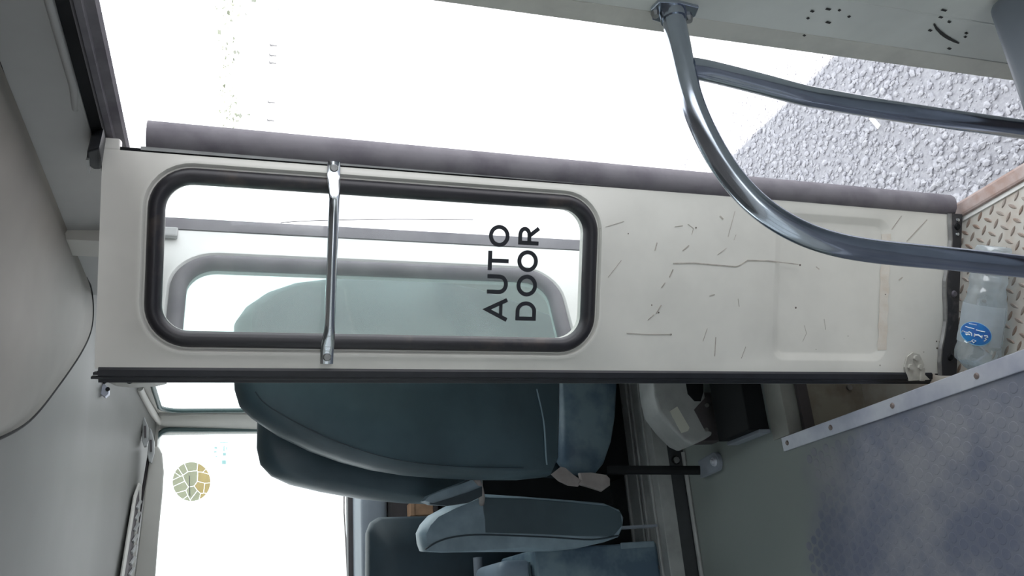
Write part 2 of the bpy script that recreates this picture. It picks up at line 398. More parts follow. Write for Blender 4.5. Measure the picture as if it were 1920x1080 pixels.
# A-pillar between side window and windscreen
ap = MB()
def pil(z): 
    return [V((0.836, 3.474, z)), V((0.822, 3.482, z)), V((0.832, 3.508, z)), V((0.812, 3.535, z)), V((0.80, 3.57 - 0.0*(z), z)), V((0.775, 3.615, z)), V((0.79, 3.66, z)), V((0.845, 3.66, z)), V((0.845, 3.52, z))]
ap.loops([pil(z) for z in (0.9, 1.3, 1.6, 1.86)], True, True, True)
build('corner_pillar', ap, 'cab_lining', cabw, smooth=25)
# window gasket loops
def loop_tube(pts, r): return MB().tube(pts + [pts[0], pts[1]], r, 8, False)
gs = [V((SX+0.008, y, z)) for y, z in rrect(1.80, 3.470, 1.02, 1.808, 0.075, 8)]
w2 = struct('window_2', MB().loops([[p + V((0.012,0,0)) for p in gs], [p + V((0.018,0,0)) for p in gs]], True, True, True), 'screen_glass')
build('window_gasket', loop_tube(gs, 0.009), 'sky_trim', w2, smooth=60)
cf = MB()   # fills the square corners outside the rounded glass
go = [V((SX+0.004, y, z)) for y, z in rrect(1.785, 3.50, 0.98, 1.84, 0.003, 8)]
cf.loops([go, [p + V((-0.004,0,0)) for p in gs], [p + V((0.01,0,0)) for p in gs], [p + V((0.012,0,0)) for p in go]], True)
build('window_surround', cf, 'cab_lining', w2, smooth=30)
trim = [atX(x, y, 0.815) for x, y in ((262,727),(268,742),(281,765),(294,785),(305,797))]
build('trim_bar', MB().tube(spline(trim, 4), 0.012, 10), 'cab_lining', w2, smooth=60)
# windscreen
def wsy(z): return 3.62 - (z - 1.2) * 0.06
ws = [(x, z) for x, z in rrect(-1.05, 0.79, 1.02, 1.835, 0.06, 8)]
w1 = struct('window_1', MB().loops([[V((x, wsy(z), z)) for x, z in ws], [V((x, wsy(z)+0.006, z)) for x, z in ws]], True, True, True), 'screen_glass')
build('window_gasket', loop_tube([V((x, wsy(z)-0.004, z)) for x, z in ws], 0.011), 'sky_trim', w1, smooth=60)
struct('wall_front', MB().box((-1.15, 3.60, -0.3), (0.90, 3.75, 1.03)).box((-1.15, 3.56, 1.82), (0.90, 3.75, 2.02)), 'cab_lining')
# left and rear of the bus (behind the camera), with window openings
wl = MB()
wl.box((-1.20, -4.0, -0.30), (-1.15, 3.75, 0.85)); wl.box((-1.20, -4.0, 1.60), (-1.15, 3.75, 2.02))
for y in (-4.0, -2.9, -1.8, -0.7, 0.5, 1.6, 3.65): wl.box((-1.20, y, 0.85), (-1.15, y+0.1, 1.60))
wl_ = struct('wall_left', wl, 'wall_paint')
for y0, y1 in ((-3.9,-2.9),(-2.8,-1.8),(-1.7,-0.7),(-0.6,0.5),(0.6,1.6),(1.7,3.65)):
    build('window_pane', MB().box((-1.178, y0, 0.85), (-1.173, y1, 1.60)), 'dark_tint', wl_)  # unseen panes, tint added to cut the sun and bounced light inside
struct('wall_rear', MB().box((-1.20, -4.05, -0.3), (0.86, -4.0, 0.9)).box((-1.20, -4.05, 1.65), (0.86, -4.0, 2.02)), 'wall_paint')

# ceiling: headliner bulging to a rounded front corner, and the cab lining beyond
edge = spline([(0.775,-4.0,1.856),(0.775,0.6,1.856),(0.778,1.13,1.852),(0.782,1.56,1.850),(0.780,1.90,1.851),(0.765,2.03,1.851),(0.707,2.075,1.852),(0.63,2.02,1.856),(0.51,1.88,1.869),(0.40,1.73,1.884),(0.325,1.56,1.901),(0.25,1.38,1.915),(0.10,1.22,1.925),(-0.3,1.15,1.93),(-1.15,1.15,1.90)], 6)
cm = MB(); cen = V((-0.15, -1.0, 2.0)); L = [edge]
for s_, dz in ((0.985, 0.004), (0.95, -0.010), (0.85, -0.008), (0.6, 0.0), (0.2, 0.02)):
    L.append([V((cen.x + (p.x-cen.x)*s_, cen.y + (p.y-cen.y)*s_, p.z + (2.0 - p.z)*(1-s_) + dz)) for p in edge])
cm.loops(L, False)
ceil = struct('ceiling', cm, 'headliner', smooth=60)
build('seam_piping', MB().tube([p + V((0, 0, 0.002)) for p in edge], 0.0035, 6), 'black', ceil, smooth=60)
roof = MB().box((-1.20, -4.05, 2.02), (0.90, 3.78, 2.06)); struct('ceiling_roof', roof, 'wall_paint')
cab = MB()
c0 = edge[18:]
def row(f): return [V(f(p)) for p in c0]
def lat(x):      # lateral spread of the rounded corner on to straight stations
    return x
xs = [0.83 - 1.98 * (k / (len(c0)-1)) ** 1.4 for k in range(len(c0))]
def zrow(Y, ztab):
    out = []
    for x in xs:
        for (xa, za), (xb, zb) in zip(ztab, ztab[1:]):
            if xb <= x <= xa: t = (x - xa)/(xb - xa); out.append(V((x, Y, za + (zb - za)*t))); break
    return out
r1 = zrow(2.45, [(0.831,1.842),(0.78,1.865),(0.70,1.887),(0.5,1.898),(0.2,1.906),(-1.2,1.906)])
r1b = zrow(2.75, [(0.831,1.842),(0.78,1.865),(0.70,1.887),(0.5,1.900),(0.2,1.908),(-1.2,1.908)])
r2 = zrow(2.93, [(0.831,1.842),(0.78,1.863),(0.70,1.884),(0.5,1.899),(0.2,1.907),(-1.2,1.907)])
r2b = zrow(3.0, [(0.831,1.842),(0.78,1.862),(0.70,1.878),(0.5,1.889),(0.2,1.894),(-1.2,1.895)])
r3 = zrow(3.38, [(0.831,1.835),(0.76,1.848),(0.6,1.850),(0.2,1.852),(-1.2,1.852)])
r4 = zrow(3.57, [(0.831,1.825),(0.76,1.83),(0.6,1.832),(0.2,1.832),(-1.2,1.832)])
cab.loops([[p + V((0,0,0.004)) for p in c0], [a.lerp(b, 0.5) for a, b in zip(c0, r1)], r1, r1b, r2, r2b, r3, r4], False)
struct('ceiling_cab', cab, 'cab_lining_shaded', smooth=50)

# ------------------------------------------------------------------ folding door
class Leaf:
    def __init__(s, a, b, cam_side):
        s.a = V((a[0], a[1], 0)); s.e = (V((b[0], b[1], 0)) - s.a).normalized()
        s.n = s.e.cross(UP); 
        if s.n.dot(V(cam_side)) < 0: s.n = -s.n
    def P(s, u, z, n=0.0): return s.a + s.e*u + s.n*n + UP*z
    def L(s, loop, n): return [s.P(u, z, n) for u, z in loop]
    def px(s, x, y, n=0.0): return atP(x, y, s.a + s.n*n, s.n)
def leaf_panel(lf, u0, u1, z0, z1, win, recess, zs, T=0.030):
    """pressed steel leaf: window hole with a pressed surround above zs, pressed recess below"""
    mb = MB(); wu0, wu1, wz0, wz1, wr_ = win; k = 8
    def R(d, r): return rrect(wu0 - d, wu1 + d, wz0 - d, wz1 + d, max(wr_ + d, 0.003), k)
    top = [lf.L(rrect(u0, u1, zs, z1, 0.0015, k), 0), lf.L(R(0.044, 0), 0), lf.L(R(0.040, 0), 0.0022), lf.L(R(0.034, 0), 0.0022),
           lf.L(R(0.029, 0), -0.004), lf.L(R(0.004, 0), -0.005), lf.L(R(0.0, 0), -0.008), lf.L(R(0.0, 0), -T), lf.L(rrect(u0, u1, zs, z1, 0.0015, k), -T)]
    mb.loops(top, True)
    if recess:
        ru0, ru1, rz0, rz1 = recess
        def Q(d): return rrect(ru0 + d, ru1 - d, rz0 + d, rz1 - d, 0.032 - d*0.7, k)
        mb.loops([lf.L(rrect(u0, u1, z0, zs, 0.0015, k), 0), lf.L(Q(0), 0), lf.L(Q(0.004), -0.001), lf.L(Q(0.016), -0.007), lf.L(Q(0.020), -0.008)], True, False, True)
    else:
        lo = rrect(u0, u1, z0, zs, 0.0015, k); mb.loops([lf.L(lo, 0), lf.L([( (u0+u1)/2 + (u-(u0+u1)/2)*.9, (z0+zs)/2 + (z-(z0+zs)/2)*.9) for u, z in lo], 0)], True, False, True)
    mb.add(lf.L([(u0,z0),(u1,z0),(u1,zs),(u0,zs)], -T), [(0,1,2,3)])
    ring = [(u0,z0),(u1,z0),(u1,zs),(u1,z1),(u0,z1),(u0,zs)]
    mb.loops([lf.L(ring, 0), lf.L(ring, -T)], True)
    return mb
def gasket(lf, win, w=0.027, f=1.0):
    wu0, wu1, wz0, wz1, wr_ = win; L = []
    for d, n in ((w, -0.006), (w-0.002, 0.001), (w*0.8, 0.006), (w*0.5, 0.009), (w*0.22, 0.006), (0.001, 0.0), (-0.001, -0.012)):
        L.append(lf.L(rrect(wu0 - w + w - d + 0.0, wu1 + d, wz0 - d, wz1 + d, wr_ + d, 10), n))
    return MB().loops(L, True)
B = Leaf((0.412, 1.505), (0.818, 1.341), -HD)
winB = (0.087, 0.340, 0.884, 1.650, 0.046)
dl = thing('door_leaf', B.P(0.2, 0), 'cream painted folding door leaf with black AUTO DOOR lettering on its window', 'door')
build('door_panel', leaf_panel(B, 0.024, 0.387, 0.0, 1.748, winB, (0.048, 0.365, 0.160, 0.455), 0.74), 'paint', dl, smooth=35)
build('window_gasket', gasket(B, winB), 'gasket', dl, smooth=50)
pane = build('window_pane', MB().loops([B.L(rrect(0.085,0.342,0.882,1.652,0.047,8), -0.010), B.L(rrect(0.085,0.342,0.882,1.652,0.047,8), -0.014)], True, True, True), 'door_glass', dl)
# corner tab at the top right
build('corner_tab', MB().obox(B.P(0.386, 1.722, -0.03), B.e*0.020, UP*0.026, B.n*0.03), 'paint', dl, bevel=0.003)
build('seal_track', MB().obox(B.P(0.387, 0.0, -0.022), B.e*0.006, UP*1.722, B.n*0.018), 'black', dl)
build('seal_retainer', MB().obox(B.P(0.390, 0.0, -0.018), B.e*0.006, UP*1.690, B.n*0.018), 'plastic_grey', dl)
def strip(lf, prof, z0, z1, du=0.0):
    return MB().loops([[lf.P(u + du, z0, n) for u, n in prof], [lf.P(u, z1, n) for u, n in prof]], True, True, True)
es = build('edge_seal', strip(B, [(0.394,-0.016),(0.394,-0.002),(0.400,0.004),(0.412,0.008),(0.426,0.006),(0.436,0.0),(0.442,-0.010),(0.438,-0.024),(0.41,-0.026)], -0.012, 1.682, -0.012), 'rubber_dusty', dl, smooth=40)
es['label'] = 'dusty grey rubber seal on the free edge'
hs = build('hinge_seal', strip(B, [(0.026,-0.03),(0.026,0.001),(0.022,0.004),(0.012,0.004),(0.010,0.001),(0.007,0.001),(0.005,-0.002),(0.0,-0.004),(-0.001,-0.03)], 0.035, 1.742), 'rubber', dl, smooth=30)
# torn lower and upper ends of the hinge seal
for z in (1.742, 1.736, 1.745):
    build('seal_tatter', MB().obox(B.P(0.004 + rnd.random()*0.016, z - 0.004, -0.02), B.e*0.004, UP*0.012, B.n*0.02), 'rubber', dl)
bs = []
for k in range(13):
    u = 0.020 + 0.366*k/12; wob = 0.0045*math.sin(k*1.15) + (0.014*(1 - k/12))
    bs.append([B.P(u, -0.030, -0.012), B.P(u, -0.030, 0.006), B.P(u, -0.010 + wob, 0.009), B.P(u, -0.002 + wob, 0.007), B.P(u, 0.0 + wob, 0.001), B.P(u, 0.0 + wob, -0.012)])
bsl = build('bottom_seal', MB().loops(bs, True, True, True), 'rubber_strip', dl, smooth=40)
for k in range(1):
    build('seal_flange', MB().loops([[p.lerp(q, t) for t in (0,)] for p, q in ()] or [[r[3] + B.n*0.0008 + UP*0.000 for r in bs], [r[3] + B.n*0.0015 + UP*0.004 for r in bs], [r[4] + UP*0.0045 + B.n*0.0005 for r in bs]], False), 'steel', bsl)
for (u, z, r, m) in ((0.372,-0.014,0.0048,'chrome'),(0.340,-0.014,0.0048,'chrome'),(0.357,-0.014,0.0085,'black'),(0.205,-0.012,0.0080,'rubber_dusty'),(0.062,-0.008,0.0085,'black')):
    build('screw', MB().disc(B.P(u, z, 0.008), B.n, r, 0.004, 12, r*0.7), m, bsl, smooth=40)
# lettering on the glass
SW = 0.0078
def arc(cx, cz, rx, rz, a0, a1, n=20): return [(cx + rx*math.cos(math.radians(a0 + (a1-a0)*i/n)), cz + rz*math.sin(math.radians(a0 + (a1-a0)*i/n))) for i in range(n+1)]
def stroke(mb, pts, w=SW, closed=False):
    L = []; N = len(pts)
    for i, (u, z) in enumerate(pts):
        pa = pts[(i-1) % N] if (closed or i > 0) else pts[i]; pb = pts[(i+1) % N] if (closed or i < N-1) else pts[i]
        t = V((pb[0]-pa[0], pb[1]-pa[1])).normalized()
        if closed or 0 < i < N-1: t = (V((u-pa[0], z-pa[1])).normalized() + V((pb[0]-u, pb[1]-z)).normalized()).normalized()
        q = V((-t.y, t.x))
        # mitre
        if 0 < i < N-1 or closed:
            d1 = V((pts[i][0]-pa[0], pts[i][1]-pa[1])).normalized(); c = max(abs(d1.dot(t)), 0.45)
        else: c = 1
        ww = w/2/c
        L.append([B.P(u+q.x*ww, z+q.y*ww, -0.0100), B.P(u+q.x*ww, z+q.y*ww, -0.0092), B.P(u-q.x*ww, z-q.y*ww, -0.0092), B.P(u-q.x*ww, z-q.y*ww, -0.0100)])
    if closed: L.append(L[0])
    return mb.loops(L, True, not closed, not closed)
def letter(ch, u, z, w, h):
    mb = MB(); s_ = SW/2; x0, x1, y0, y1 = u + s_, u + w - s_, z + s_, z + h - s_; xm = (x0+x1)/2; ym = (y0+y1)/2
    if ch == 'A':
        stroke(mb, [(x0-s_*.4, z), (xm, z+h*0.985), (x1+s_*.4, z)]); stroke(mb, [(x0+w*.16, z+h*.30), (x1-w*.16, z+h*.30)], SW*.85)
    if ch == 'U': stroke(mb, [(x0, z+h)] + arc(xm, y0+w*.36, (x1-x0)/2, w*.36, 180, 360) + [(x1, z+h)])
    if ch == 'T': stroke(mb, [(u, y1), (u+w, y1)]); stroke(mb, [(xm, y1), (xm, z)])
    if ch == 'O': stroke(mb, arc(xm, ym, (x1-x0)/2, (y1-y0)/2, 0, 360*31/32, 31), closed=True)
    if ch == 'D': stroke(mb, [(x0, y1), (x0, y0), (xm-w*.02, y0)] + arc(xm-w*.02, ym, x1-xm+w*.02, (y1-y0)/2, -80, 80) + [(xm-w*.02, y1)], closed=True)
    if ch == 'R':
        yb = z + h*.46
        stroke(mb, [(x0, z), (x0, y1), (xm, y1)] + arc(xm, (y1+yb)/2, x1-xm-w*.06, (y1-yb)/2, 80, -80, 12) + [(xm, yb), (x0, yb)]); stroke(mb, [(xm-w*.02, yb), (x1, z)])
    return mb
for ch, u, w in (('A',0.118,0.043),('U',0.1695,0.037),('T',0.214,0.037),('O',0.259,0.042)):
    build('letter', letter(ch, u, 1.0365, w, 0.041), 'letter', pane)
for ch, u, w in (('D',0.120,0.037),('O',0.1665,0.042),('O',0.2135,0.042),('R',0.2655,0.037)):
    build('letter', letter(ch, u, 0.9775, w, 0.0415), 'letter', pane)
hc = build('hairline_crack', MB().ribbon(spline([B.px(x, y, -0.0099) for x, y in ((526,418),(560,415),(640,412.5),(740,411),(820,411.5),(887,412))], 3), 0.0014, B.n), 'rubber_dusty', pane)
# chrome grab handle across the window
gh = []; fr = []
for u, n, r, f in ((0.395,0.004,0.011,0.25),(0.372,0.0045,0.0115,0.25),(0.362,0.010,0.0112,0.3),(0.352,0.020,0.0108,0.45),(0.340,0.028,0.010,0.7),(0.325,0.032,0.0095,1.0),(0.215,0.033,0.0092,1.0),(0.105,0.032,0.0095,1.0),(0.090,0.028,0.010,0.7),(0.078,0.020,0.0108,0.45),(0.068,0.010,0.0112,0.3),(0.058,0.0045,0.0115,0.25),(0.035,0.004,0.011,0.25)):
    c = B.P(u, 1.372, n); gh.append([c + UP*(r*math.cos(2*math.pi*k/14)) + B.n*(r*f*math.sin(2*math.pi*k/14)) for k in range(14)])
hnd = build('grab_handle', MB().loops(gh, True, True, True), 'chrome', dl, smooth=50); hnd['label'] = 'chrome grab handle'
for u in (0.383, 0.047):
    build('handle_screw', MB().disc(B.P(u, 1.372, 0.0065), B.n, 0.0075, 0.003, 14, 0.0055), 'steel', hnd, smooth=40)
# hinge bracket low on the hinge side
hb = build('hinge_bracket', slab([(1710,660),(1722,664),(1731,683),(1727,697),(1742,712),(1702,714),(1698,700),(1694,688),(1699,668)], lambda x, y: B.px(x, y, 0.001), B.n*0.004), 'bolt_paint', dl, bevel=0.001)
for x, y, r in ((1716,671,0.006),(1706,688,0.0065),(1724,688,0.006)):
    build('bolt', MB().disc(B.px(x, y, 0.005), B.n, r, 0.005, 6), 'bolt_paint', hb)
build('hinge_knuckle', MB().obox(B.P(0.008, 0.060, 0.001), B.e*0.030, UP*0.012, B.n*0.008), 'bolt_paint', hb, bevel=0.002)
# scratches, knocks and rust in the paint
sm = MB(); F = lambda x, y: B.px(x, y, 0.0003)
for pts, w in (([(1262,494),(1300,493),(1345,497),(1380,500),(1386,498),(1402,488),(1440,489),(1497,496)], 0.0014),
               ([(1175,625),(1215,627),(1258,627)], 0.0010), ([(1345,478),(1362,465)], .0007), ([(1390,672),(1398,650)], .0006),
               ([(1340,668),(1342,632)], .0012), ([(1318,640),(1326,616)], .0008), ([(1230,588),(1240,572)], .0014), ([(1215,600),(1226,590)], .0010),
               ([(1290,420),(1300,428),(1297,440)], .0007), ([(1265,425),(1280,423)], .0006), ([(1350,405),(1356,411)], .0018), ([(1365,444),(1378,396)], .0006),
               ([(1700,452),(1738,412)], .0012), ([(1672,430),(1690,405)], .0010), ([(1376,450),(1380,440)], .0006), ([(1330,555),(1340,552)], .0010),
               ([(1280,470),(1292,460)], .0015), ([(1255,520),(1262,505)], .0015), ([(1240,540),(1247,530)], .0012), ([(1228,470),(1232,455)], .0014), ([(1140,520),(1165,488)], .0007),
               ([(1505,640),(1512,625),(1508,610)], .0006), ([(1545,598),(1548,618)], .0006), ([(1530,500),(1536,505)], .0014), ([(1685,525),(1692,520)], .0014), ([(1384,560),(1386,575)], .0006),
               ([(1120,430),(1170,415)], .0005), ([(1500,420),(1506,416)], .0012), ([(1760,640),(1768,646)], .0008)):
    build('scratch_mark', MB().ribbon([F(*p) for p in pts], w*1.5, B.n), 'scratch', dl)
for x, y, r in ((1500,497,.0028),(1258,627,.0022),(1235,586,.0020),(1222,572,.0016),(1305,427,.0022),(1492,577,.0028),(1178,438,.0014),(1756,640,.0022),(1757,653,.0028),(1660,552,.0018),(1650,685,.0016),(1645,470,.0012),(1530,655,.001),(1732,660,.0012),(1695,635,.001),(1590,630,.0012)):
    build('paint_chip', MB().disc(F(x, y), B.n, r*0.8, 0.0004, 8), 'chip', dl)
rs = MB()
rs.ribbon([B.P(0.075 + 0.0135*i, 0.1695 + 0.001*math.sin(i*1.7), -0.0031) for i in range(20)], [0.019 + 0.002*math.sin(i*2.1) for i in range(20)], (B.n*0.936 + UP*0.35).normalized())
build('rust_stain', rs, 'rust', dl)

A = Leaf((0.437, 1.545), (0.775, 1.655), (0, -1, 0))
winA = (0.045, 0.254, 0.888, 1.622, 0.055)
da = thing('door_leaf', A.P(0.2, 0), 'second folding door leaf with green tinted window, folded behind the lettered leaf', 'door')
build('door_panel', leaf_panel(A, 0.0, 0.345, 0.01, 1.72, winA, None, 0.78, 0.024), 'paint_far', da, smooth=35)
build('window_gasket', gasket(A, winA, 0.030), 'rubber_dusty', da, smooth=50)
build('window_pane', MB().loops([A.L(rrect(winA[0]-.002, winA[1]+.002, winA[2]-.002, winA[3]+.002, 0.056, 8), -0.008), A.L(rrect(winA[0]-.002, winA[1]+.002, winA[2]-.002, winA[3]+.002, 0.056, 8), -0.012)], True, True, True), 'tinted_glass', da)
build('pivot_seal', strip(A, [(0.347,-0.02),(0.347,0.002),(0.36,0.005),(0.375,0.004),(0.383,-0.004),(0.380,-0.02)], 0.01, 1.70), 'rubber_dusty', da, smooth=40)
build('pivot_bracket', MB().obox(A.P(0.318, 1.645, 0.001), A.e*0.024, UP*0.03, A.n*0.012), 'plastic_grey', da, bevel=0.004)

# ------------------------------------------------------------------ chrome guard rail by the step
RY = 0.86
gr = thing('guard_rail', (0.41, RY, FZ), 'bent chrome tube guard rail bolted to the wall beside the step', 'handrail')
pm = [atY(x, y, RY) for x, y in ((1262,28),(1276,100),(1294,180),(1325,256),(1368,327),(1420,384),(1482,426),(1552,454),(1640,471),(1780,485),(1920,500))]
pm[0] = V((WX-0.004, RY, pm[0].z)); pm.append(V((0.400, RY, 0.30))); pm.append(V((0.398, RY, FZ)))
build('main_tube', MB().tube(spline(pm, 6), 0.0165, 18), 'rail_metal', gr, smooth=60)
p2 = [atY(x, y, RY) for x, y in ((1294,128),(1330,134),(1420,156),(1500,177),(1545,186),(1700,212),(1920,243))]
p2.append(V((p2[-1].x - 0.005, RY, FZ)))
build('brace_tube', MB().tube(spline(p2, 5), 0.0150, 16), 'rail_metal', gr, smooth=60)
fz = pm[0].z; fl_ = MB()
fpts = []
for (dy, dz) in ((-0.018,0.030),(0.0,0.034),(0.020,0.022),(0.024,0.0),(0.020,-0.024),(0.0,-0.036),(-0.018,-0.032),(-0.022,0.0)): fpts.append(V((WX, RY+dy, fz+dz)))
fl_.loops([fpts, [p + V((-0.005,0,0)) for p in fpts]], True, True, True)
flg = build('flange', fl_, 'rail_metal', gr, bevel=0.001)
build('collar', MB().disc((WX-0.005, RY, fz), (-1,0,0), 0.0195, 0.012, 20, 0.0185), 'rail_metal', flg, smooth=40)
for dz in (0.026, -0.027):
    build('bolt', MB().disc((WX-0.005, RY+0.004, fz+dz), (-1,0,0), 0.0065, 0.007, 8, 0.005), 'steel', flg, smooth=40)

# ------------------------------------------------------------------ cab: seats and fittings
SP, SN = V((0, 2.10, 0.60)), V((0, 1, 0.30)).normalized()
def clear_wall(p): p.x = min(p.x, 0.822); return p      # the seat stops short of the cab wall
seat_plane = lambda x, y: clear_wall(atP(x, y, SP, SN))
out = [(455,590),(475,562),(510,538),(560,521),(640,511),(740,509),(830,516),(900,532),(980,560),(1040,585),(1056,610),(1060,650),(1060,760),(1058,860),(1046,888),(1000,893),(920,893),(850,890),(780,884),(720,874),(660,858),(600,836),(540,806),(490,772),(466,748),(456,715),(453,650)]
ps = thing('passenger_seat', (0.55, 2.5, 0.30), 'teal vinyl front passenger seat seen from behind, beyond the door', 'seat')
build('backrest', pillow(out, seat_plane, SN*0.10, 0.035), 'vinyl_teal', ps, smooth=60)
SP2 = SP + V((0, 0.17, 0.0)); pl2 = lambda x, y: clear_wall(atP(x, y, SP2, SN))
out2 = [(520,640),(500,700),(497,780),(496,830),(503,862),(524,885),(560,902),(620,917),(700,931),(780,938),(845,940),(878,918),(888,885),(888,640)]
fc = build('front_cushion', pillow(out2, pl2, SN*0.09, 0.03), 'vinyl_teal', ps, smooth=60); fc['label'] = 'padded front of the backrest'
build('seat_skirt', pillow([(1052,670),(1052,710),(1054,800),(1056,862),(1075,886),(1120,888),(1135,870),(1150,830),(1158,780),(1160,710),(1160,670)], lambda x, y: atY(x, y, 2.42), (0, 0.08, 0), 0.018), 'vinyl_stain', ps, smooth=60)
build('seat_cushion', MB().box((0.34, 2.52, 0.45), (0.80, 3.0, 0.66)), 'vinyl_dark', ps, bevel=0.03, bseg=3)
build('seat_base', MB().box((0.40, 2.56, 0.296), (0.78, 2.95, 0.45)), 'black', ps)
def seam(pl, px, r, n): return MB().tube(spline([pl(x, y) - V(n)*0.003 for x, y in px], 4), r, 6)
build('seam_piping', seam(seat_plane, [(478,735),(500,760),(560,795),(640,832),(740,862),(860,875),(980,878)], 0.0016, SN), 'vinyl_dark', ps)
build('seam_piping', seam(seat_plane, [(1005,730),(1018,790),(1022,850),(1024,872)], 0.0022, SN), 'vinyl_light', ps)

# folded middle seat between the passenger seat and the engine cover
js = thing('folding_seat', (0.24, 2.36, 0.30), 'folded pale blue vinyl middle seat beside the passenger seat', 'seat')
jp = lambda x, y: atY(x, y, 2.30)
js_out = [(900,925),(880,934),(845,950),(812,968),(797,985),(789,1002),(791,1022),(796,1036),(830,1038),(900,1037),(980,1037),(1040,1036),(1090,1030),(1140,1018),(1166,1008),(1174,990),(1176,970),(1168,955),(1140,943),(1060,936),(980,930)]
jb = build('seat_cushion', pillow(js_out, jp, (0.015, 0.11, 0), 0.020), 'vinyl_light', js, smooth=50)
build('seam_piping', seam(jp, [(797,1030),(820,1016),(850,1007),(890,1003),(950,1004),(1040,1008),(1110,1012),(1160,1004)], 0.0022, (0,1,0)), 'vinyl_dark', jb)
dkp = slab([(905,932),(985,934),(1060,940),(1140,948),(1164,960),(1168,985),(1150,1006),(1060,1006),(980,1003),(908,1001)], lambda x, y: atY(x, y, 2.2975), (0, 0.012, 0))
build('cushion_cover', dkp, 'vinyl_teal', js, bevel=0.004)
jb2 = build('folded_back', pillow([(792,940),(800,930),(830,917),(870,902),(897,893),(906,896),(907,915),(905,930),(880,942),(840,948),(806,946)], lambda x, y: atY(x, y, 2.08), (0.003, 0.040, 0), 0.009), 'vinyl_light', js, smooth=50)
build('back_lining', slab([(806,945),(840,935),(880,922),(904,912),(904,930),(880,942),(840,948)], lambda x, y: atY(x, y, 2.075), (0, 0.01, 0)), 'vinyl_dark', jb2)
hp = [atY(x, y, yy) for x, y, yy in ((889,897,2.085),(896,903,2.08),(901,915,2.10),(903,926,2.16),(904,934,2.23),(903,944,2.30))]
build('hinge_arm', MB().tube(spline(hp, 3), 0.0075, 10), 'webbing', js, smooth=50)
build('hinge_pin', MB().disc(atY(900, 932, 2.31), (0,-1,0), 0.010, 0.012, 10), 'steel', js)
build('seat_mount', MB().box((0.215, 2.395, 0.312), (0.222, 2.43, 0.52)), 'dash_grey', js)
build('dark_gap_fill', slab([(905,893),(1010,895),(1140,905),(1150,945),(1060,940),(905,934)], lambda x, y: atY(x, y, 2.46), (0, 0.04, 0)), 'black', ps)  # black slab put in for the darkness of the gap beside the cushion

# engine cover with a cushion on it
ec = thing('engine_cover', (-0.1, 2.6, 0.295), 'stained blue vinyl engine cover box in the middle of the cab', 'engine cover')
e0 = atY(1210, 1004, 2.44); e1 = atY(1000, 1036, 2.44)
build('cover_box', MB().box((-0.50, 2.44, 0.296), (0.175, 2.78, e1.z)), 'vinyl_stain', ec, bevel=0.012, bseg=3)
build('hem', MB().box((0.160, 2.434, 0.31), (0.178, 2.442, 0.42)), 'vinyl_light', ec, bevel=0.003)
cu = thing('armrest_cushion', (0.0, 2.5, e1.z), 'rounded pale blue cushion lying on the engine cover', 'cushion')
cpx = lambda x, y: atY(x, y, 2.44)
zt = atY(938, 1050, 2.44).z
build('cushion_body', MB().box((-0.35, 2.45, e1.z + 0.001), (0.150, 2.74, zt)), 'vinyl_pale', cu, bevel=0.03, bseg=4, smooth=50)
build('seam_piping', MB().tube([(-0.35, 2.448, e1.z+0.012), (0.14, 2.448, e1.z+0.012)], 0.003, 6), 'vinyl_teal', cu)

# dark middle seat further forward
ds = thing('center_seat', (0.0, 2.85, 0.295), 'dark blue seat back with rounded corner behind the folded seat', 'seat')
dpx = lambda x, y: atY(x, y, 2.85)
build('backrest', pillow([(690,1010),(690,995),(697,977),(712,967),(780,965),(880,964),(1000,966),(1000,1100),(1000,1250),(880,1260),(760,1260),(700,1258),(690,1240),(689,1100)], dpx, (0, 0.10, 0), 0.02), 'vinyl_dark', ds, smooth=60)
build('seat_base', MB().box((-0.2, 2.96, 0.296), (0.28, 3.12, 0.70)), 'black', ds, bevel=0.01)
pb = atY(888, 1045, 2.80); pb2 = atY(903, 1045, 2.80)
build('grab_bar', MB().tube([(0.185, 2.80, (pb.z+pb2.z)/2), (-0.25, 2.80, (pb.z+pb2.z)/2)], 0.0155, 14), 'dash_grey', ds, smooth=60)

# dashboard
db = thing('dashboard', (0.0, 3.4, 0.295), 'grey dashboard under the windscreen', 'dashboard')
zt = atY(668, 1000, 3.42).z
build('dash_body', MB().box((-1.1, 3.30, 0.5), (0.82, 3.58, zt - 0.10)), 'dash_dark', db, bevel=0.02)  # dark colour carries the shade on the lower dash front
build('dash_top', MB().box((-1.1, 3.27, zt - 0.10), (0.82, 3.59, zt)), 'dash_grey', db, bevel=0.03, bseg=4, smooth=50)
build('dash_foot', MB().box((-1.1, 3.40, 0.296), (0.82, 3.58, 0.5)), 'dash_dark', db)
build('shelf', MB().box((0.25, 3.20, 0.80), (0.75, 3.31, 0.815)), 'dash_dark', db)
build('demister_rail', MB().box((-1.1, 3.52, zt - 0.01), (0.80, 3.585, atY(651, 1000, 3.55).z)), 'dash_dark', db, bevel=0.006)
bx = MB(); q = atY(833, 953, 3.22)
cb = thing('cardboard_box', (q.x, 3.25, 0.815), 'small brown cardboard box on the dashboard shelf', 'box')
build('carton', MB().box((q.x-0.022, 3.21, 0.816), (q.x+0.022, 3.27, 0.90)), 'cardboard', cb, bevel=0.002)
build('carton_flap', MB().box((q.x-0.024, 3.207, 0.885), (q.x+0.024, 3.273, 0.903)), 'cardboard', cb, bevel=0.002)

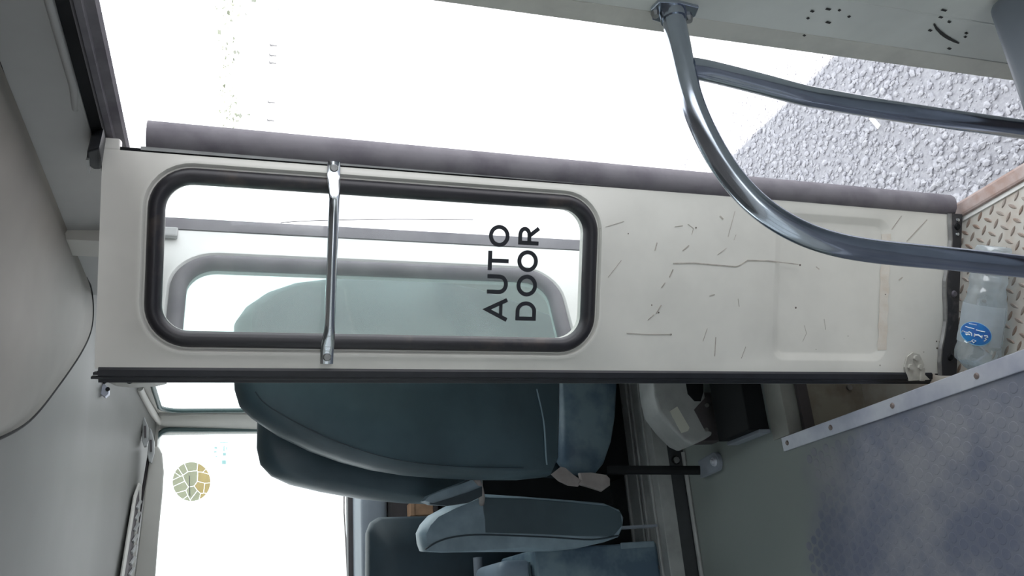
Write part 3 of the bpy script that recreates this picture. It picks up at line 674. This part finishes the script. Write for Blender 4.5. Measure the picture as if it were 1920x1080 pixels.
# seat belt stalk with its bolt, and the buckle
sb = thing('belt_anchor', (0.366, 2.17, FZ), 'black seat belt anchor strap bolted to the floor', 'seat belt')
s0, s1 = V((0.352, 2.235, 0.232)), atY(1138, 881, 2.34)
build('strap', MB().tube([s0, s0.lerp(s1, .5), s1], 0.013, 8, side=(1,0,0), flat=0.5), 'black', sb)
br = build('anchor_plate', MB().loops([[V((0.366 + 0.027*math.cos(a)*1.0, 2.178 + 0.024*math.sin(a), z)) for a in [math.radians(180+15*k) for k in range(13)]] + [V((0.385, 2.27, z)), V((0.335, 2.27, z))] for z in (FZ+0.001, FZ+0.016)], True, True, True), 'dash_grey', sb, bevel=0.003)
build('bolt', MB().disc((0.366, 2.175, FZ+0.016), UP, 0.014, 0.006, 16, 0.012).disc((0.366, 2.175, FZ+0.022), UP, 0.008, 0.006, 8, 0.006), 'aluminium', br, smooth=35)
bk = thing('belt_buckle', atY(1090, 900, 2.30), 'beige seat belt buckle hanging beside the passenger seat', 'seat belt')
kp = lambda x, y: atY(x, y, 2.30)
build('webbing', slab([(1034,889),(1052,875),(1060,877),(1075,890),(1092,902),(1084,912),(1065,910),(1048,902)], kp, (0, 0.006, 0)), 'webbing', bk)
build('buckle_body', pillow([(1087,886),(1110,885),(1138,890),(1145,897),(1145,910),(1130,921),(1108,914),(1085,907),(1090,900)], lambda x, y: atY(x, y, 2.292), (0, 0.02, 0), 0.004), 'webbing', bk, smooth=40)

# black box and grey lever housing behind the step
bb = thing('battery_box', (0.50, 2.0, FZ), 'matt black box on the floor behind the folded door', 'box')
build('box_body', MB().box((0.40, 1.905, FZ+0.001), (0.62, 2.06, 0.262)), 'black', bb, bevel=0.003)
build('box_tray', MB().box((0.390, 1.90, FZ+0.001), (0.40, 2.065, 0.235)), 'dash_grey', bb, bevel=0.002)
lh = thing('lever_housing', (0.48, 2.16, FZ), 'grey tapered lever housing with a pale label, left of the black box', 'lever')
lp = lambda x, y: atY(x, y, 2.115)
build('housing_body', slab([(1224,700),(1228,740),(1237,772),(1258,800),(1284,826),(1300,834),(1322,824),(1336,815),(1332,780),(1322,740),(1318,700)], lp, (0, 0.10, 0)), 'plastic_grey', lh, bevel=0.008, bseg=3, smooth=50)
build('housing_stand', MB().box((0.42, 2.14, FZ+0.001), (0.56, 2.20, 0.30)), 'dash_dark', lh)
build('label_plate', slab([(1256,771),(1270,762),(1293,802),(1290,808),(1278,812)], lambda x, y: atY(x, y, 2.113), (0, 0.003, 0)), 'label_cream', lh)
build('lever_slot', slab([(1284,700),(1318,700),(1319,735),(1314,752),(1303,752),(1290,738)], lambda x, y: atY(x, y, 2.112), (0, 0.004, 0)), 'black', lh)
build('side_panel', slab([(1302,768),(1326,742),(1334,780),(1336,810),(1322,806)], lambda x, y: atY(x, y, 2.112), (0, 0.004, 0)), 'dash_dark', lh)
for x, y in ((1325,760),(1324,806)):
    build('screw', MB().disc(atY(x, y, 2.112), (0,-1,0), 0.006, 0.004, 10), 'steel', lh)
ft = thing('floor_bolt', (0.42, 2.372, 0.24), 'small dark bolt head low on the cab sill', 'bolt')
build('bolt_head', MB().disc(atY(1267, 863, 2.37), (0,-1,0), 0.010, 0.008, 8), 'steel', ft)
build('washer', MB().disc(atY(1267, 863, 2.371), (0,-1,0), 0.014, 0.003, 14), 'black', ft)

# overhead fittings of the cab
sv = thing('sun_visor', (0.3, 3.36, 1.80), 'long pale grey sun visor under the windscreen header', 'sun visor')
vp = lambda x, y: atY(x, y, 3.34)
build('visor_panel', slab([(284,838),(296,836),(304,850),(307,885),(304,930),(297,1000),(291,1080),(284,1200),(245,1200),(252,1080),(262,1000),(270,930),(277,880)], vp, (0, 0.018, 0)), 'cab_lining', sv, bevel=0.006, bseg=3, smooth=40)
build('visor_rod', MB().tube([atY(281, 845, 3.36), atY(262, 960, 3.36), atY(243, 1090, 3.36), atY(230, 1200, 3.36)], 0.006, 8), 'dash_dark', sv, smooth=60)
vg = thing('air_vent', (0.3, 3.1, 1.88), 'slotted grey air vent in the cab ceiling lining', 'vent')
vr = lambda x, y: atP(x, y, V((0.2, 3.0, 1.888)), V((0, 0.11, 1)).normalized()) - V((0,0,0.004))
vo = [(256,905),(261,912),(259,940),(252,1000),(247,1080),(243,1150),(215,1150),(222,1080),(235,1000),(247,930)]
vi = [(255,918),(255,940),(246,1000),(240,1080),(236,1145),(220,1145),(227,1080),(240,1000),(250,935)]
vf = MB(); vf.loops([[vr(*p) for p in vo], [vr(*p) - V((0,0,0.006)) for p in vo]], True, True, True)
build('vent_frame', vf, 'cab_lining', vg, bevel=0.002)
build('vent_well', slab(vi, lambda x, y: vr(x, y) - V((0,0,0.0065)), (0,0,0.001)), 'dash_dark', vg)
for k in range(9):
    y = 938 + k*21; c = 252 - (y-938)*0.105
    build('louvre', slab([(c-4-0.02*(y-930)*.8, y+13),(c+3, y),(c+5, y+3),(c-2-0.02*(y-930)*.8, y+17)], lambda x, y: vr(x, y) - V((0,0,0.0075)), (0,0,-0.006)), 'plastic_grey', vg)
for nm, pxs, lab in (('visor_clip', [(268,778),(271,782),(278,800),(279,822),(275,836),(270,838),(266,826),(267,800)], 'grey clip plate on the cab lining, nearer the door'),
                 ('visor_clip', [(281,802),(284,806),(289,826),(289,850),(284,868),(279,866),(276,850),(279,825)], 'grey clip plate on the cab lining, nearer the visor')):
    cl = thing(nm, atY(pxs[0][0], pxs[0][1], 3.3), lab, 'clip')
    build('clip_plate', slab(pxs, lambda x, y: atY(x, y, 3.30), (0, 0.02, 0.0)), 'plastic_grey', cl, bevel=0.003, bseg=2)
    cx_ = sum(p[0] for p in pxs)/8; cy_ = sum(p[1] for p in pxs)/8
    build('clip_socket', slab([(cx_-2, cy_-12),(cx_+2, cy_-12),(cx_+2.5, cy_+10),(cx_-1.5, cy_+10)], lambda x, y: atY(x, y, 3.297), (0, 0.004, 0)), 'dash_dark', cl)
bp_ = thing('lock_bracket', atY(185, 720, 2.6), 'small pale metal bracket with two holes at the top of the door', 'bracket')
bpl = lambda x, y: atY(x, y, 2.55)
build('bracket_plate', slab([(165,706),(176,700),(190,712),(204,728),(204,738),(197,744),(188,738)], bpl, (0, 0.02, 0)), 'aluminium', bp_, bevel=0.001)
for x, y in ((196,716),(202,730)): build('bracket_hole', MB().disc(atY(x, y, 2.549), (0,-1,0), 0.006, 0.003, 10), 'black', bp_)
tu = da
pa_ = build('pivot_arm', slab([(196,708),(300,708),(312,712),(290,717),(256,719),(240,719),(215,716)], lambda x, y: atY(x, y, 1.60), (0, 0.03, 0)), 'cab_lining', tu, bevel=0.002)
build('bolt', MB().disc(atY(243, 714, 1.598), (0,-1,0), 0.006, 0.004, 10), 'black', pa_)

# windscreen stickers
rs_ = thing('round_sticker', (0.6, 3.6, 1.7), 'round faded olive sticker with pale cracks on the windscreen', 'sticker')
def onws(x, y, d=0.006):
    p = atY(x, y, 3.59); return atY(x, y, wsy(p.z) - d)
seeds = [(rnd.uniform(326, 393), rnd.uniform(868, 938)) for k in range(17)]
def clip(poly, px_, py_, nx, ny):          # keep the side where (p - point).n <= 0
    out_ = []
    for a_, b_ in zip(poly, poly[1:] + poly[:1]):
        da_ = (a_[0]-px_)*nx + (a_[1]-py_)*ny; db_ = (b_[0]-px_)*nx + (b_[1]-py_)*ny
        if da_ <= 0: out_.append(a_)
        if da_*db_ < 0: t_ = da_/(da_-db_); out_.append((a_[0]+(b_[0]-a_[0])*t_, a_[1]+(b_[1]-a_[1])*t_))
    return out_
for k, (sx_, sy_) in enumerate(seeds):
    poly = [(359 + 35.5*math.cos(2*math.pi*q_/32), 903 + 36.5*math.sin(2*math.pi*q_/32)) for q_ in range(32)]
    for m_, (tx_, ty_) in enumerate(seeds):
        if m_ == k or len(poly) < 3: continue
        d_ = math.hypot(tx_-sx_, ty_-sy_); nx, ny = (tx_-sx_)/d_, (ty_-sy_)/d_; g = 0.6
        poly = clip(poly, (sx_+tx_)/2 - nx*g, (sy_+ty_)/2 - ny*g, nx, ny)
    if len(poly) >= 3:
        build('sticker_piece', slab(poly, onws, (0, 0.002, 0)), 'sticker_tan' if sx_ > 374 else 'sticker_olive', rs_)
build('dark_stroke', MB().ribbon([onws(355, 892, 0.0066), onws(356, 930, 0.0066)], 0.003, (0,-1,0)), 'post_dark', rs_)
ss_ = thing('permit_sticker', (0.65, 3.6, 1.62), 'tiny pale printed sticker on the windscreen above the round one', 'sticker')
mk = MB()
for (x0, y0, x1, y1) in ((419,836,421,846),(424,838,426,843),(418,849,424,854),(416,863,424,870),(402,838,407,841),(401,846,406,848),(404,855,407,857),(412,829,428,830)):
    slab([(x0,y0),(x1,y0),(x1,y1),(x0,y1)], lambda x, y: onws(x, y, 0.005), (0, 0.002, 0), mk)
build('printed_marks', mk, 'sticker_pale', ss_)

# mirror stays outside the windscreen
ms = thing('mirror_stay', (0.40, 3.85, 1.0), 'thin dark mirror stay outside the windscreen', 'mirror stay')
build('stay_rod', MB().tube([atY(645, 915, 3.85), atY(645, 960, 3.85), atY(648, 1010, 3.85), atY(652, 1100, 3.85)], 0.0035, 6), 'dash_dark', ms)
build('stay_brace', MB().tube([atY(649, 1015, 3.85), atY(655, 1045, 3.85), atY(664, 1075, 3.85), atY(668, 1100, 3.85)], 0.0025, 6), 'dash_dark', ms)
# near passenger seat at the wall
ns = thing('passenger_seat', (0.56, 0.48, FZ), 'smooth grey blue seat cushion against the wall behind the guard rail', 'seat')
build('seat_cushion', MB().box((0.33, 0.28, 0.36), (0.775, 0.755, 0.50)), 'dash_grey', ns, bevel=0.02, bseg=4, smooth=50)
build('seat_base', MB().box((0.38, 0.32, FZ+0.001), (0.74, 0.70, 0.36)), 'dash_dark', ns)

# ------------------------------------------------------------------ crushed water bottle on the step
RB = 0.043
b0 = atZ(1858, 462, TZ + 0.045); b1 = atZ(1822, 700, TZ + 0.045); ax = (b1 - b0); ax.z = 0; LB = 0.285; ax.normalize()
sdv = ax.cross(UP).normalized()
wb = thing('water_bottle', (b0.x + ax.x*0.13, b0.y + ax.y*0.13, TZ), 'crushed clear plastic water bottle with oval blue label lying on the step', 'bottle')
prof = [(0.0,0.034),(0.004,0.038),(0.02,0.036),(0.030,0.034),(0.045,0.037),(0.06,0.036),(0.075,0.040),(0.085,0.037),(0.10,0.041),(0.112,0.040),(0.125,0.0435),(0.14,0.044),(0.17,0.045),(0.20,0.046),(0.215,0.044),(0.23,0.047),(0.245,0.046),(0.252,0.044),(0.256,0.036)]
def bpt(s_, a, dr=0.0):
    for (sa, ra), (sb_, rb_) in zip(prof, prof[1:]):
        if sa <= s_ <= sb_: r = ra + (rb_-ra)*(s_-sa)/(sb_-sa); break
    else: r = prof[-1][1]
    crush = 1.0 - 0.05*math.sin(s_*70 + a*2) * (1 if s_ < 0.12 else 0.35) - 0.04*math.sin(a*5 + s_*31) * (1 if s_ < 0.12 else 0.2)
    r = r*crush + dr
    return V((b0.x, b0.y, TZ + 0.001)) + ax*s_ + sdv*(r*1.08*math.cos(a)) + UP*(0.036 + r*0.80*math.sin(a))
bl = [[bpt(s_, 2*math.pi*k/28) for k in range(28)] for s_ in [0.256*i/44 for i in range(45)]]
build('bottle_body', MB().loops(bl, True, True, True), 'pet', wb, smooth=40)
nk = MB(); c = V((b0.x, b0.y, TZ + 0.037)) + ax*0.254
build('neck', MB().tube([c, c + ax*0.010, c + ax*0.016, c + ax*0.022], [0.034, 0.024, 0.015, 0.014], 16), 'pet', wb, smooth=50)
build('cap', MB().tube([c + ax*0.021, c + ax*0.034], 0.0165, 18), 'label_white', wb, smooth=40)
slv = [[bpt(0.125 + 0.085*i/8, math.radians(-10 + 200*k/28), 0.0012) for k in range(29)] for i in range(9)]
build('sleeve', MB().loops(slv, False), 'sleeve', wb, smooth=50)
def onbottle(x, y, dr):        # where the view of the label meets the bottle's side
    best = None; r_ = ray(x, y); r_ = r_.normalized(); lo, hi = 1.2, 2.6
    def f(t):
        p = CAM + r_*t; q = p - V((b0.x, b0.y, TZ + 0.037)); s_ = q.dot(ax); q2 = q - ax*s_
        a = math.atan2(q2.dot(UP)/0.80, q2.dot(sdv)/1.08)
        return (q2.length - (bpt(max(0, min(s_, 0.256)), a, dr) - V((b0.x, b0.y, TZ+0.037)) - ax*max(0, min(s_, 0.256))).length), p
    t = lo
    while t < hi:
        d_, p = f(t)
        if d_ <= 0: return p
        t += 0.0008
    return f(hi)[1]
def patch(cx_, cy_, rx, ry, ang, dr):
    ca_, sa_ = math.cos(ang), math.sin(ang); L = []
    for fr_ in (0.02, 0.35, 0.7, 1.0):
        L.append([onbottle(cx_ + (rx*fr_*math.cos(t)*ca_ - ry*fr_*math.sin(t)*sa_), cy_ + (rx*fr_*math.cos(t)*sa_ + ry*fr_*math.sin(t)*ca_), dr) for t in [2*math.pi*k/28 for k in range(28)]])
    return MB().loops(L, True, True)
lb = build('label', patch(1830, 626, 31, 21.5, math.radians(20), 0.0030), 'label_cyan', wb, smooth=60)
build('label_print', patch(1830, 625.5, 29.6, 20.2, math.radians(20), 0.0040), 'label_blue', lb, smooth=60)
lt = MB()
Zc = lambda x, y: onbottle(1780 + x/9, 560 + y/9, 0.0046)
nlab = -DV
for pts, w in (([(205,570),(225,538),(265,560),(300,572),(335,560),(372,580),(378,630)], .0020), ([(275,590),(292,606),(318,598),(345,606)], .0026), ([(420,640),(430,590),(442,612),(490,612),(530,640),(545,668),(550,620)], .0022),
               ([(585,625),(640,628),(646,652),(600,668),(625,690),(582,718)], .0020), ([(270,465),(320,486),(370,495),(420,510)], .0012), ([(450,525),(520,545),(600,560)], .0014),
               ([(330,420),(400,430),(460,445)], .0008), ([(250,710),(290,742),(325,735),(340,715)], .0018), ([(350,735),(400,692),(450,715),(405,745),(385,712)], .0016)):
    lt.ribbon([Zc(*p) for p in pts], w*1.2, nlab)
build('label_script', lt, 'label_white', lb)

# ------------------------------------------------------------------ outside: gravel, scrap, far trees and posts
ico = bmesh.new(); bmesh.ops.create_icosphere(ico, subdivisions=1, radius=1.0)
iv = [v.co.copy() for v in ico.verts]; ii = [tuple(v.index for v in f.verts) for f in ico.faces]; ico.free()
gv = MB()
N_ST = 16000
for k in range(N_ST):
    x = rnd.uniform(0.92, 1.95); y = rnd.uniform(0.9, 3.6)
    r = 0.0035 + 0.011*rnd.random()**3
    a = rnd.random()*6.28; ca_, sa_ = math.cos(a), math.sin(a); sx, sy, sz = rnd.uniform(.8,1.4), rnd.uniform(.6,1.0), rnd.uniform(.35,.75)
    vs = []
    for p in iv:
        j = rnd.uniform(0.78, 1.18); q = V((p.x*sx*j, p.y*sy*j, p.z*sz*j))*r
        vs.append((x + q.x*ca_ - q.y*sa_, y + q.x*sa_ + q.y*ca_, GZ + r*sz*0.35 + q.z))
    gv.add(vs, ii)
g_ = build('gravel', gv, 'stone'); g_['kind'] = 'stuff'; g_['label'] = 'loose grey gravel on the ground outside the doorway'; g_['category'] = 'gravel'
q = atZ(1652, 235, GZ + 0.03)
pc = MB().obox(q, (0.05, 0.02, 0.004), (-0.006, 0.014, 0), (0, 0, 0.004)); tag(build('paper_scrap', pc, 'paper'), 'small white scrap lying on the gravel', 'scrap')

def far(x, y, dist): r = ray(x, y); return CAM + r * (dist / r.dot(HD))
tree_spots = [(430, 12, 78), (430, 85, 110), (422, 135, 94), (429, 180, 86), (430, 215, 102)]
tlab = ['pale far tree highest in the picture through the doorway', 'pale far tree, second from the top of the doorway view', 'pale far tree in the middle of the far row', 'pale far tree, second from the door edge', 'pale far tree nearest the door edge']
for (x, y, dist), lab in zip(tree_spots, tlab):
    p = far(x, y, dist); t = thing('far_tree', (p.x, p.y, GZ), lab, 'tree', 'far trees beyond the yard')
    cr = MB(); dk = MB()
    for k in range(170):
        c = p + V((rnd.gauss(0,1.1), rnd.gauss(0,1.1), rnd.gauss(0,0.65))); a = V((rnd.uniform(-1,1), rnd.uniform(-1,1), rnd.uniform(-.6,.6))).normalized()*0.30; b = a.cross(V((rnd.uniform(-1,1), rnd.uniform(-1,1), 1))).normalized()*0.25
        (dk if k % 8 == 0 else cr).add([c-a, c+b, c+a, c-b], [(0,1,2,3)])
    build('crown', cr, 'foliage', t); build('shaded_leaves', dk, 'foliage_dark', t)
    build('trunk', MB().tube([(p.x, p.y, GZ), (p.x+.05, p.y, p.z*0.6), (p.x, p.y, p.z+.4)], [0.14, 0.1, 0.05], 8), 'trunk', t)
post_spots = [(497,84,'far dark post, the highest in the doorway view'), (498,103,'far dark post, second from the top'), (495,117,'far dark post, third from the top'), (494,191,'far dark post, second from the door edge'), (503,226,'far dark framed post nearest the door edge')]
for x, y, lab in post_spots:
    p = far(x, y, 80); t = thing('far_post', (p.x, p.y, GZ), lab, 'post', 'far posts in the yard')
    build('shaft', MB().box((p.x-0.06, p.y-0.06, GZ), (p.x+0.06, p.y+0.06, GZ+0.55)), 'post_dark', t)
    build('cap', MB().box((p.x-0.12, p.y-0.12, GZ+0.55), (p.x+0.12, p.y+0.12, GZ+0.65)), 'post_dark', t)
